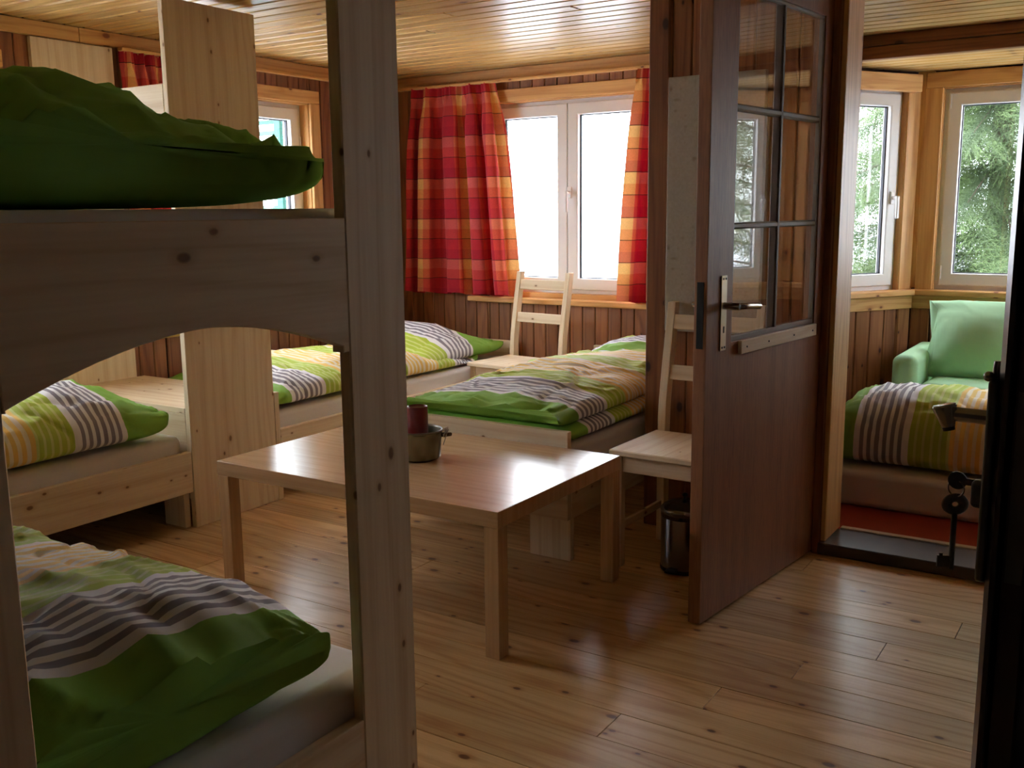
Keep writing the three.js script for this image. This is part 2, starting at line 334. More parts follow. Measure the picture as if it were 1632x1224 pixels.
// the bay: three walls with one casement each
const BA = R(33);
{
  const side = Math.hypot(0.44, 0.7);
  // panelling below the sills, one wall per bay side
  const mk = (name, origin, turn, len, op) => panelWall(name, origin, turn, len, 0.735, [[...op, 0.83, 1.93]], { y0: 0.03, thick: 0.14, bw: 0.105, backH: 2.2, ext: 0.06 });
  mk('wall_bay_centre', [-1.16, 0, -6.0], 0, 1.64, [0.11, 1.47]);
  const c = structure('wall_bay_upper');   // plain dark boards above, between casings and ceiling
  const tl = Math.atan2(0.7, 0.44);        // left bay wall from (-1.6,-5.3) to (-1.16,-6.0)
  mk('wall_bay_left', [-1.6, 0, -5.3], tl, side, [0.14, side - 0.105]);
  mk('wall_bay_right', [0.48, 0, -6.0], -tl, side, [0.105, side - 0.14]);
  board('corner_post', [-1.20, -1.10, 0.84, 2.03, -6.06, -5.985], M.casing[0], c, 1, 0.004);
  board('corner_post', [0.42, 0.52, 0.84, 2.03, -6.06, -5.985], M.casing[0], c, 1, 0.004);
  const o = { y0: 0.832, y1: 1.932, depth: 0.04, sill: [0.835, 0.055], apron: 0.075 };
  makeWindow('window_4', [-1.16, 0, -6.0], 0, { ...o, x0: 0.11, x1: 1.47, sashes: 2, casing: 0.09, top: 0.085, sillX: [0.0, 1.64], hinges: [[0.142, 1.86], [0.142, 0.93]], handles: [[0.825, 1.32]] });
  makeWindow('window_5', [-1.6, 0, -5.3], tl, { ...o, x0: 0.14, x1: side - 0.105, casing: 0.10, sides: [1, 0], lintel: [0.04, side - 0.055, 1.912, 2.003, 0.0, 0.05], sillX: [0.02, side + 0.01], handles: [[side - 0.165, 1.345]] });
  makeWindow('window_6', [0.48, 0, -6.0], -tl, { ...o, x0: 0.105, x1: side - 0.14, casing: 0.10, sides: [0, 1], lintel: [0.055, side - 0.04, 1.912, 2.003, 0.0, 0.05], sillX: [-0.01, side - 0.02], handles: [[0.165, 1.345]] });
  const p = structure('wall_room_front'); board('wall_core', [0.21, 1.06, 0, H, -3.86, -3.66], M.wall[1], p, 1);
  const l = structure('wall_room_left'); board('wall_core', [-1.80, -1.62, 0, H, -5.36, -5.19], M.wall[1], l, 1);
  const r = structure('wall_room_right'); board('wall_core', [0.92, 1.06, 0, H, -5.36, -3.66], M.wall[1], r, 1);
}

// ---------------------------------------------------------------- doorway between the rooms: jamb linings, threshold
{
  const d = structure('door_frame');
  board('jamb', [-0.985, -0.965, 0.046, 2.04, -3.875, -3.664], M.casing[0], d, 1, 0.003);
  board('jamb', [-0.065, -0.045, 0.046, 2.04, -3.875, -3.664], M.casing[0], d, 1, 0.003);
  board('jamb_head', [-0.985, -0.045, 2.04, 2.062, -3.875, -3.664], M.casing[0], d, 0, 0.003);
  board('casing', [-1.012, -0.986, 0, 2.10, -3.66, -3.648], M.wall[3], d, 1, 0.003);
  const t = structure('door_threshold');
  board('step', [-0.99, -0.04, 0, 0.045, -3.858, -3.645], new THREE.MeshStandardMaterial({ color: 0x544b43, roughness: 0.42 }), t, 0, 0.004);
  board('edge_strip', [-0.96, -0.06, 0.0, 0.050, -3.888, -3.859], new THREE.MeshStandardMaterial({ color: 0xcfc6b6, roughness: 0.5 }), t, 0, 0.002);
}

// ---------------------------------------------------------------- glazed door standing open
{
  const d = structure('door_1', [-1.004, 0, -3.722], -R(96.4));
  const L = 0.945, T = 0.042, hx0 = 0.138, hx1 = 0.782, hy0 = 0.885, hy1 = 1.942;
  obj('leaf', woodUV(frameGeo(0, L, 0.008, 2.012, hx0, hx1, hy0, hy1, T, 0.002), 1), M.door, d);
  const paint = new THREE.MeshStandardMaterial({ color: 0x8d8478, roughness: 0.6 }), paintDark = new THREE.MeshStandardMaterial({ color: 0x5c4a3c, roughness: 0.6 });
  const xs = [hx0, 0.452, hx1], ys = [hy0, 1.242, 1.597, hy1];
  for (let j = 1; j < 3; j++) obj('glazing_bar', cbox(hx1 - hx0, 0.02, 0.03, 0.005).translate((hx0 + hx1) / 2, ys[j], 0.021), paint, d);
  obj('glazing_bar', cbox(0.022, hy1 - hy0, 0.031, 0.005).translate(xs[1], (hy0 + hy1) / 2, 0.021), paintDark, d);
  obj('glazing_bead', frameGeo(hx0, hx1, hy0, hy1, hx0 + 0.01, hx1 - 0.01, hy0 + 0.016, hy1 - 0.01, 0.016, 0.002).translate(0, 0, 0.004), paint, d);
  for (let i = 0; i < 2; i++) for (let j = 0; j < 3; j++) obj('pane', new THREE.BoxGeometry(xs[i + 1] - xs[i] - 0.016, ys[j + 1] - ys[j] - 0.016, 0.003).translate((xs[i] + xs[i + 1]) / 2, (ys[j] + ys[j + 1]) / 2, 0.022), M.glass, d);
  const trim = board('trim_strip', [0.143, 0.736, 0.842, 0.884, -0.014, -0.0005], M.pine[0], d, 0, 0.002);
  for (const x of [-0.26, -0.1, 0.1, 0.26]) obj('screw', new THREE.CylinderGeometry(0.003, 0.003, 0.002, 10).rotateX(Math.PI / 2), M.screw, trim, [x, 0, -0.0075]);
  const plate = obj('lock_plate', new RoundedBoxGeometry(0.036, 0.23, 0.004, 3, 0.0018).translate(0.842, 0.98, -0.002), M.brass, d);
  for (const y of [1.085, 0.875]) for (const x of [0.834, 0.85]) obj('screw', new THREE.CylinderGeometry(0.0035, 0.0035, 0.002, 10).rotateX(Math.PI / 2), M.screw, plate, [x, y, -0.0045]);
  obj('keyhole', new THREE.BoxGeometry(0.006, 0.02, 0.002), M.black, plate, [0.842, 0.93, -0.0045]);
  obj('lever', [new THREE.CylinderGeometry(0.011, 0.011, 0.055, 18).rotateX(Math.PI / 2).translate(0.842, 1.003, -0.03), tube([[0.842, 1.003, -0.052], [0.82, 1.003, -0.06], [0.77, 1.0, -0.06], [0.715, 0.995, -0.058]], 0.010, 24, 12)], M.steel, d);
  obj('lever', [new THREE.CylinderGeometry(0.009, 0.009, 0.06, 18).rotateX(Math.PI / 2).translate(0.842, 1.003, T + 0.03), tube([[0.842, 1.003, T + 0.055], [0.82, 1.003, T + 0.06], [0.77, 1.0, T + 0.06], [0.715, 0.995, T + 0.058]], 0.009, 24, 12)], M.steel, d);
  obj('mortise_lock', new THREE.BoxGeometry(0.004, 0.2, 0.022).translate(L + 0.0005, 0.98, T / 2), M.black, d);
  for (const y of [0.25, 1.75]) obj('hinge', new THREE.CylinderGeometry(0.009, 0.009, 0.1, 14).translate(-0.008, y, -0.004), M.darkSteel, d);
}

// ---------------------------------------------------------------- entrance door beside the camera, seen along its edge
{
  const a = R(6), p = [-0.1365, 0, -1.19];
  const d = structure('door_2', p, Math.PI / 2 - a);   // local x runs away from the camera, z=0 is the face towards the room, +z the other face
  const dk = new THREE.MeshPhysicalMaterial({ color: 0x3a1f10, roughness: 0.35, clearcoat: 0.8, clearcoatRoughness: 0.25 });
  const lp = new THREE.Shape(); lp.moveTo(0, -0.014); lp.lineTo(0, -0.0085); lp.lineTo(0.016, 0); lp.lineTo(0.86, 0); lp.lineTo(0.86, -0.014); lp.closePath();   // rebated overlap with a bevelled edge
  obj('lip', new THREE.ExtrudeGeometry(lp, { depth: 1.99, bevelEnabled: false }).rotateX(-Math.PI / 2).translate(0, 0.01, 0), dk, d);
  obj('leaf', woodUV(cbox(0.84, 1.97, 0.03, 0.003).translate(0.44, 1.0, 0.029), 1), dk, d);
  obj('mortise_lock', new THREE.BoxGeometry(0.003, 0.22, 0.018).translate(0.0195, 0.98, 0.029), M.darkSteel, d);
  const plate = obj('lock_plate', new RoundedBoxGeometry(0.045, 0.235, 0.010, 3, 0.004).translate(0.03, 0.985, -0.005), M.darkSteel, d);
  obj('bolt_knob', [new THREE.CylinderGeometry(0.004, 0.006, 0.02, 12).translate(0.03, 1.112, -0.006), new THREE.SphereGeometry(0.006, 12, 10).translate(0.02, 1.105, -0.012)], M.steel, plate);
  const lev = obj('lever', [new THREE.CylinderGeometry(0.0085, 0.0085, 0.05, 20).rotateX(Math.PI / 2).translate(0.03, 1.056, -0.034), lathe([[0, 0.014], [0.0125, 0.014], [0.0135, 0.011], [0.0075, -0.012], [0, -0.012]].reverse(), 24).rotateX(-0.25).translate(0.026, 1.053, -0.056)], M.steel, d);
  obj('end_cap', new THREE.CylinderGeometry(0.0072, 0.0066, 0.005, 20).rotateX(-0.25).translate(0.026, 1.0395, -0.0525), M.black, lev);
  obj('lock_cylinder', new RoundedBoxGeometry(0.017, 0.033, 0.016, 3, 0.006).translate(0.03, 0.966, -0.016), M.darkSteel, d);
}

// ---------------------------------------------------------------- beds: frames, mattresses, bedding
function mattress(label, [x0, x1, y0, y1, z0, z1], r = 0.035) {
  const m = obj('mattress', new RoundedBoxGeometry(x1 - x0, y1 - y0, z1 - z0, 5, r), M.sheet, scene, [(x0 + x1) / 2, (y0 + y1) / 2, (z0 + z1) / 2]);
  m.userData = { label, category: 'mattress', group: 'sheeted bed mattresses' };
  return m;
}
function slats(parent, [x0, x1, y, z0, z1], along, n) {
  x0 -= parent.position.x; x1 -= parent.position.x; z0 -= parent.position.z; z1 -= parent.position.z;
  for (let i = 0; i < n; i++) { const t = (i + 0.5) / n;
    if (along === 2) { const z = lerp(z0, z1, t); board('slat', [x0, x1, y - 0.018, y, z - 0.035, z + 0.035], M.pine, parent, 0, 0.002); }
    else { const x = lerp(x0, x1, t); board('slat', [x - 0.035, x + 0.035, y - 0.018, y, z0, z1], M.pine, parent, 2, 0.002); } }
}
// soft stuffed cover: x along its length 0..L, z across, resting on y=0
function ridge(x, y, z) { return 1 - Math.abs(perlin.noise(x, y, z)) * 2; }
function softPad({ L, W, Ht, nu = 150, nv = 96, n = 0.6, prof = () => 1, top = () => 1, amp = 0.018, seed = 1, endPow = 5, u0 = 0, uLen = 2.0, gather = 0.6, corner = 0.04, seam = 0.32, lift = 0.34, endH = 0.16, shift = () => 0, width = () => 1 }) {
  const pos = [], uv = [], idx = [];
  const P = (u, a) => {
    const e = Math.max(0, 1 - Math.pow(Math.abs(2 * u - 1), endPow)), f = Math.sqrt(e);
    const ca = Math.cos(a), sa = Math.sin(a), cx = Math.sign(ca) * Math.pow(Math.abs(ca), n), k = Math.abs(sa);
    const w = (W / 2) * (0.965 + 0.035 * f) * width(u), z = w * cx;
    const h = Ht * prof(u) * (endH + (1 - endH) * f) * top(u, cx);
    let y = sa >= 0 ? h * (seam + (1 - seam) * Math.pow(k, 0.8)) : h * seam * (1 - Math.pow(k, 0.6));
    y += Ht * lift * (1 - f) * (1 - f);
    let x = L * u;
    const s = seed * 13.7, near = Math.exp(-Math.min(u, 1 - u) * L / 0.22), up = clamp(y / Math.max(h, 1e-4));
    // long folds, small creases, and gathers running in from the ends
    const big = perlin.noise(x * 2.3 + s, z * 2.3, s), mid = perlin.noise(x * 6 + s, z * 6, s + 3);
    const fold = Math.pow(clamp(ridge(x * 3.1 + s + 0.7 * big, z * 4.6 - x * 1.2 + 0.9 * mid, s * 0.3)), 2.5);
    const crease = Math.pow(clamp(ridge(x * 4.3 - z * 2.2 + s + 0.5 * mid, z * 6.5 + x + 0.6 * big + y * 5, s + 4)), 9), fine = Math.pow(clamp(ridge(x * 11 + s + mid, z * 14 + big, s + 8)), 6);
    const g = Math.pow(clamp(ridge(z * 6.5 + s + 0.5 * mid, x * 1.6 + s, y * 4)), 2.2) - 0.3;
    const d = amp * (0.8 * big + 0.25 * mid + 0.75 * (fold - 0.25) - 0.55 * crease + 0.22 * fine) * (0.3 + 0.7 * up) + gather * near * 0.028 * g * (0.35 + 0.65 * up);
    y = Math.max(0, y + d * (sa >= 0 ? 1 : 0.3 * up));
    const zo = Math.abs(cx) > 0.8 ? (Math.abs(cx) - 0.8) / 0.2 * d * 0.9 * Math.sign(cx) : 0;
    x += corner * near * (Math.abs(cx) > 0.75 ? (Math.abs(cx) - 0.75) * 4 : 0) * (u < 0.5 ? -1 : 1) + near * 0.012 * perlin.noise(z * 8, y * 10, s) * (u < 0.5 ? -1 : 1);
    return [x, y, z + zo + shift(u)];
  };
  for (let i = 0; i <= nu; i++) {
    const t = i / nu, u = 0.5 - 0.5 * Math.cos(Math.PI * lerp(0.0, 1, t)) * 1, uu = lerp(t, u, 0.55);
    for (let j = 0; j < nv; j++) { const p = P(uu, (2 * Math.PI * j) / nv); pos.push(...p); uv.push(u0 + (p[0] + 0.012 * perlin.noise(p[0] * 3, p[2] * 5, seed)) / uLen, p[2] * 2); }
  }
  for (let i = 0; i < nu; i++) for (let j = 0; j < nv; j++) { const a = i * nv + j, b = i * nv + (j + 1) % nv, c = a + nv, e = b + nv; idx.push(a, b, c, b, e, c); }
  for (const [i, flip] of [[0, 1], [nu, 0]]) {
    const c = pos.length / 3, base = i * nv; let m = [0, 0, 0];
    for (let j = 0; j < nv; j++) for (let k = 0; k < 3; k++) m[k] += pos[(base + j) * 3 + k] / nv;
    pos.push(...m); uv.push(uv[base * 2], 0);
    for (let j = 0; j < nv; j++) { const a = base + j, b = base + (j + 1) % nv; flip ? idx.push(a, c, b) : idx.push(a, b, c); }
  }
  const gm = new THREE.BufferGeometry(); gm.setAttribute('position', new THREE.Float32BufferAttribute(pos, 3)); gm.setAttribute('uv', new THREE.Float32BufferAttribute(uv, 2)); gm.setIndex(idx); gm.computeVertexNormals();
  return gm;
}
const curve = pts => t => { for (let i = 0; i + 1 < pts.length; i++) if (t <= pts[i + 1][0]) return lerp(pts[i][1], pts[i + 1][1], smooth(pts[i][0], pts[i + 1][0], t)); return pts[pts.length - 1][1]; };

// bed along the left wall, near the bunk
const FX = -3.29;
{
  const b = thing('single_bed', 'pale pine bed along the left wall, partly hidden behind the bunk bed', 'bed', [-3.75, 0, -1.62], 0, 'pine single beds'), q = (v) => [v[0] + 3.75, v[1] + 3.75, v[2], v[3], v[4] + 1.62, v[5] + 1.62];
  board('side_rail', q([FX - 0.028, FX, 0.155, 0.326, -2.634, -0.62]), M.pine[1], b, 2, 0.002);
  board('side_rail', q([-4.2, -4.172, 0.155, 0.326, -2.634, -0.62]), M.pine[1], b, 2, 0.002);
  board('footboard', q([-4.17, FX - 0.03, 0.02, 0.50, -0.65, -0.622]), M.pine[0], b, 0, 0.002);
  board('leg', q([FX - 0.16, FX - 0.03, 0, 0.30, -2.634, -2.606]), M.pine[2], b, 1, 0.002);
  board('leg', q([-4.17, -4.04, 0, 0.30, -2.634, -2.606]), M.pine[2], b, 1, 0.002);
  slats(b, [-4.17, FX - 0.03, 0.27, -2.55, -0.7], 2, 12);
  mattress('beige mattress on the pine bed by the left wall, nearest of the wall beds', [-4.17, FX - 0.03, 0.272, 0.397, -2.625, -0.66], 0.04);
  const d = obj('duvet', softPad({ L: 1.75, W: 0.84, Ht: 0.23, seed: 2, endPow: 9, endH: 0.42, lift: 0.25, prof: curve([[0, 0.95], [0.18, 1.1], [0.35, 1.0], [0.6, 0.85], [1, 0.8]]), top: (u, c) => 1.05 - 0.2 * Math.abs(c + 0.1), u0: 0.045, amp: 0.022 }), M.duvet, scene, [-3.715, 0.398, -2.505]);
  d.rotation.y = -Math.PI / 2; d.userData = { label: 'striped duvet with a green end heaped on the left wall bed below the bunk arch', category: 'duvet', group: 'green striped duvets' };
}
// the shelf unit that divides the two wall beds: tall front panel, wall panel, low box, top board
{
  const t = thing('divider_shelf', 'tall pine divider with low box standing between the two beds on the left wall', 'shelf unit', [-3.75, 0, -2.87]), q = (v) => [v[0] + 3.75, v[1] + 3.75, v[2], v[3], v[4] + 2.87, v[5] + 2.87];
  board('front_panel', q([FX - 0.026, FX + 0.002, 0, 2.122, -3.105, -2.637]), M.pine[0], t, 1, 0.002);
  board('wall_panel', q([-4.219, -4.196, 0.03, 2.068, -3.065, -2.655]), M.pine[1], t, 1, 0.002);
  board('box_front', q([-4.195, FX - 0.027, 0.12, 0.482, -2.664, -2.638]), M.pine[1], t, 0, 0.002);
  board('box_back', q([-4.195, FX - 0.027, 0.03, 0.482, -3.104, -3.078]), M.pine[1], t, 0, 0.002);
  board('box_top', q([-4.195, FX - 0.027, 0.483, 0.507, -3.105, -2.637]), M.pine[0], t, 0, 0.002);
  board('top_board', q([-4.195, FX - 0.027, 1.66, 1.80, -2.66, -2.637]), M.pine[0], t, 0, 0.002);
}
// bed along the left wall, far one in the corner
{
  const b = thing('single_bed', 'pale pine bed in the far corner under the plaid curtains', 'bed', [-3.75, 0, -4.15], 0, 'pine single beds'), q = (v) => [v[0] + 3.75, v[1] + 3.75, v[2], v[3], v[4] + 4.15, v[5] + 4.15];
  board('side_rail', q([FX - 0.028, FX, 0.155, 0.326, -5.14, -3.137]), M.pine[0], b, 2, 0.002);
  board('leg', q([FX - 0.026, FX + 0.002, 0, 0.50, -3.136, -3.107]), M.pine[1], b, 1, 0.002);
  board('side_rail', q([-4.192, -4.164, 0.155, 0.326, -5.14, -3.108]), M.pine[1], b, 2, 0.002);
  board('headboard', q([-4.2, FX - 0.001, 0.1, 0.50, -5.168, -5.141]), M.pine[0], b, 0, 0.002);
  for (const z of [-5.12, -3.22]) for (const x of z < -4 ? [-4.12, FX - 0.07] : [-4.12]) board('leg', q([x - 0.03, x + 0.04, 0, 0.3, z - 0.015, z + 0.015]), M.pine[2], b, 1, 0.002);
  slats(b, [-4.17, FX - 0.03, 0.27, -5.08, -3.25], 2, 12);
  mattress('white sheeted mattress on the far corner bed', [-4.17, FX - 0.03, 0.272, 0.405, -5.13, -3.112], 0.03);
  const d = obj('duvet', softPad({ L: 1.62, W: 0.86, Ht: 0.15, seed: 3, prof: curve([[0, 0.9], [0.15, 1.0], [0.6, 0.95], [0.85, 0.7], [1, 0.5]]), u0: 0.07, amp: 0.02 }), M.duvet, scene, [-3.745, 0.407, -3.14]);
  d.rotation.y = Math.PI / 2; d.userData = { label: 'flat striped duvet along the far corner bed beneath its plump pillow', category: 'duvet', group: 'green striped duvets' };
  const p = obj('pillow', softPad({ L: 0.80, W: 0.84, Ht: 0.195, seed: 4, endPow: 2.6, prof: curve([[0, 0.8], [0.45, 1.05], [0.8, 0.8], [1, 0.45]]), top: (u, c) => 1.08 - 0.3 * c * c, u0: 0.0, uLen: 2.3, nu: 90, amp: 0.016, corner: 0.07 }), M.duvet, scene, [-3.76, 0.43, -5.03]);
  p.rotation.set(0, -Math.PI / 2, 0); p.userData = { label: 'plump striped pillow with green tip in the far corner below the plaid curtain', category: 'pillow', group: 'striped pillows' };
}
// bed with its foot behind the table
{
  const X0 = -2.70, X1 = -1.742;
  const b = thing('single_bed', 'pine bed with low footboard right behind the coffee table', 'bed', [-2.22, 0, -4.1], 0, 'pine single beds'), q = (v) => [v[0] + 2.22, v[1] + 2.22, v[2], v[3], v[4] + 4.1, v[5] + 4.1];
  board('footboard', q([X0, X1, 0.165, 0.50, -3.088, -3.06]), M.pine[1], b, 0, 0.002);
  board('headboard', q([X0 - 0.05, X1, 0.165, 0.51, -5.168, -5.14]), M.pine[1], b, 0, 0.002);
  board('leg', q([-1.925, X1 - 0.005, 0, 0.30, -3.088 - 0.029, -3.089]), M.pine[0], b, 1, 0.002);
  board('leg', q([X0 + 0.005, X0 + 0.17, 0, 0.30, -3.088 - 0.029, -3.089]), M.pine[0], b, 1, 0.002);
  for (const x of [-1.84, X0 + 0.09]) board('leg', q([x - 0.08, x + 0.08, 0, 0.30, -5.138, -5.11]), M.pine[0], b, 1, 0.002);
  board('side_rail', q([X1 - 0.028, X1, 0.165, 0.335, -5.139, -3.089]), M.pine[1], b, 2, 0.002);
  board('side_rail', q([X0, X0 + 0.028, 0.165, 0.335, -5.139, -3.089]), M.pine[1], b, 2, 0.002);
  slats(b, [X0 + 0.03, X1 - 0.03, 0.30, -5.05, -3.2], 2, 12);
  mattress('white sheeted mattress on the bed behind the coffee table', [X0 + 0.03, X1 - 0.012, 0.302, 0.44, -5.13, -3.095], 0.035);
  const t = thing('duvet', 'striped duvet folded in two layers on the bed behind the coffee table', 'duvet', [-2.2, 0.442, -3.11], Math.PI / 2, 'green striped duvets');
  obj('lower_layer', softPad({ L: 1.5, W: 0.74, Ht: 0.08, seed: 5, prof: () => 1, amp: 0.008, u0: 0.06, gather: 0.2, corner: 0.0, endPow: 14 }), M.duvet, t, [0, 0, 0.075]);
  obj('upper_layer', softPad({ L: 1.5, W: 0.72, Ht: 0.13, seed: 6, endPow: 10, prof: curve([[0, 0.75], [0.2, 0.9], [0.6, 1.05], [1, 0.9]]), top: (u, c) => 1.0 - 0.15 * Math.abs(c), u0: 0.065, amp: 0.018 }), M.duvet, t, [0.0, 0.052, 0.055]);
  const p = obj('pillow', softPad({ L: 0.62, W: 0.80, Ht: 0.19, seed: 7, endPow: 2.4, top: (u, c) => 1.05 - 0.25 * c * c, u0: 0.045, uLen: 1.6, nu: 90, amp: 0.014 }), M.duvet, scene, [-2.14, 0.442, -4.50]);
  p.rotation.y = Math.PI / 2; p.userData = { label: 'striped pillow at the window end of the bed behind the coffee table', category: 'pillow', group: 'striped pillows' };
}
// bunk bed in front: its end frame faces the camera, the beds run away to the left
{
  const XP = -1.213, T = 0.028;
  const b = thing('bunk_bed', 'large pale wooden bunk bed with arched end panel close to the camera', 'bunk bed', [-2.22, 0, -1.01]), q = (v) => [v[0] + 2.22, v[1] + 2.22, v[2], v[3], v[4] + 1.01, v[5] + 1.01];
  const P = [M.pinePost];
  board('post', q([XP - T, XP, 0, 2.12, -1.497, -1.336]), P, b, 1, 0.003);
  board('post', q([XP - T, XP, 0, 2.12, -0.685, -0.523]), P, b, 1, 0.003);
  // upper end panel with the arch cut from its lower edge
  const s = new THREE.Shape(), za = -1.3355, zb = -0.6855, mid = (za + zb) / 2;
  s.moveTo(za, 1.046); s.lineTo(za, 1.285); s.lineTo(zb, 1.285); s.lineTo(zb, 1.046); s.lineTo(zb - 0.004, 1.046);
  for (let i = 0; i <= 48; i++) { const z = lerp(zb - 0.004, za + 0.016, i / 48), k = Math.abs(z + 1.015) / 0.325; s.lineTo(z, 1.121 - 0.071 * Math.pow(k, 1.75)); }
  s.lineTo(za + 0.016, 1.046); s.closePath();
  const eg = new THREE.ExtrudeGeometry(s, { depth: T - 0.003, bevelEnabled: true, bevelThickness: 0.0015, bevelSize: 0.0015, bevelSegments: 1, bevelOffset: -0.0015 }).rotateY(-Math.PI / 2);
  // rotateY(-90): shape x (world z) -> z, depth -> -x
  obj('end_panel', woodUV(eg.translate(XP + 2.22 - 0.0015, 0, 1.01), 2), M.pinePost, b);
  board('lower_end_rail', q([XP - T, XP, 0.155, 0.326, -1.3355, -0.6855]), P, b, 2, 0.002);
  for (const z of [-1.497, -0.551]) {
    board('side_rail', q([-3.22, XP - T - 0.001, 0.155, 0.326, z, z + 0.028]), M.pine, b, 0, 0.002);
    board('side_rail', q([-3.22, XP - T - 0.001, 1.10, 1.272, z, z + 0.028]), M.pine, b, 0, 0.002);
  }
  board('head_panel', q([-3.25, -3.222, 0, 1.45, -1.497, -0.523]), M.pine, b, 1, 0.002);
  for (const y of [0.27, 1.168]) slats(b, [-3.2, XP - T - 0.03, y, -1.465, -0.555], 0, 13);
  mattress('lower bunk mattress with white sheet, nearest the camera', [-3.2, XP - T - 0.004, 0.272, 0.405, -1.455, -0.56], 0.035);
  mattress('upper bunk mattress showing as a thin white edge', [-3.2, XP - T - 0.004, 1.17, 1.302, -1.455, -0.56], 0.03);
  const d = obj('duvet', softPad({ L: 1.75, W: 0.72, Ht: 0.215, seed: 8, endPow: 16, endH: 0.4, nu: 220, nv: 130, prof: curve([[0, 0.92], [0.12, 1.0], [1, 0.9]]), top: (u, c) => 1.0 - 0.06 * smooth(0.1, 0.95, c), amp: 0.019, gather: 1.1, corner: 0.03, seam: 0.58, lift: 0.3, u0: 0.085 }), M.duvet, scene, [-1.27, 0.407, -0.925]);
  d.rotation.y = Math.PI; d.userData = { label: 'striped duvet with broad green end on the lower bunk, nearest the camera', category: 'duvet', group: 'green striped duvets' };
  const e = obj('duvet', softPad({ L: 1.7, W: 0.80, Ht: 0.20, seed: 9, endPow: 13, nu: 220, nv: 130, prof: curve([[0, 0.85], [0.12, 0.98], [0.35, 1.05], [1, 0.95]]), top: (u, c) => 1.0 - 0.24 * smooth(-0.2, 0.9, c), amp: 0.034, gather: 1.2, corner: 0.02, seam: 0.5, lift: 0.4, u0: 0 }), M.duvet, scene, [-1.285, 1.304, -0.965]);
  e.rotation.y = Math.PI; e.userData = { label: 'dark green duvet heaped on the upper bunk at the top left', category: 'duvet', group: 'green striped duvets' };
}
// mattress, armchair and bedding in the bay room
{
  mattress('thick pinkish white mattress lying on the red floor of the bay room', [-1.45, 0.15, 0.031, 0.19, -5.02, -4.23], 0.03);
  const d = obj('duvet', softPad({ L: 1.3, W: 0.74, Ht: 0.31, seed: 10, endPow: 18, endH: 0.4, lift: 0.25, prof: curve([[0, 0.92], [0.3, 1.0], [1, 0.9]]), top: (u, c) => 1.02 - 0.12 * Math.abs(c), u0: 0.07, amp: 0.02, n: 0.5 }), M.duvet, scene, [-1.14, 0.192, -4.66]);
  d.userData = { label: 'folded striped duvet on the floor mattress in front of the green armchair', category: 'duvet', group: 'green striped duvets' };
  const t = thing('armchair', 'mint green upholstered armchair standing in the window bay', 'armchair', [-0.66, 0.03, -5.6]);
  for (const s of [-1, 1]) obj('armrest', new RoundedBoxGeometry(0.125, 0.52, 0.66, 6, 0.045), M.green, t, [s * 0.37, 0.262, 0.02]);
  const seat = new RoundedBoxGeometry(0.61, 0.16, 0.62, 6, 0.05), sp = seat.attributes.position;
  for (let i = 0; i < sp.count; i++) if (sp.getY(i) > 0.02) sp.setY(i, sp.getY(i) + 0.02 * perlin.noise(sp.getX(i) * 5, sp.getZ(i) * 5, 2) + 0.012);
  seat.computeVertexNormals();
  obj('seat', seat, M.green, t, [0, 0.29, 0.05]);
  obj('base', new RoundedBoxGeometry(0.61, 0.2, 0.6, 4, 0.02), M.green, t, [0, 0.105, 0.03]);
  obj('backrest', new RoundedBoxGeometry(0.86, 0.5, 0.12, 5, 0.04), M.green, t, [0, 0.26, -0.33]);
  const c = softPad({ L: 0.43, W: 0.42, Ht: 0.17, seed: 12, endPow: 2.2, n: 0.75, nu: 70, nv: 70, amp: 0.006, gather: 0.35, corner: 0.05, top: (u, k) => 1.05 - 0.4 * k * k });
  const cu = obj('cushion', c, M.green, scene, [-0.97, 0.40 + 0.02, -5.60]);
  cu.rotation.set(0, 0, 0); cu.rotation.order = 'YXZ'; cu.rotation.x = R(72); cu.position.set(-0.95, 0.59, -5.68);
  cu.userData = { label: 'square mint green cushion leaning upright in the armchair', category: 'cushion' };
}

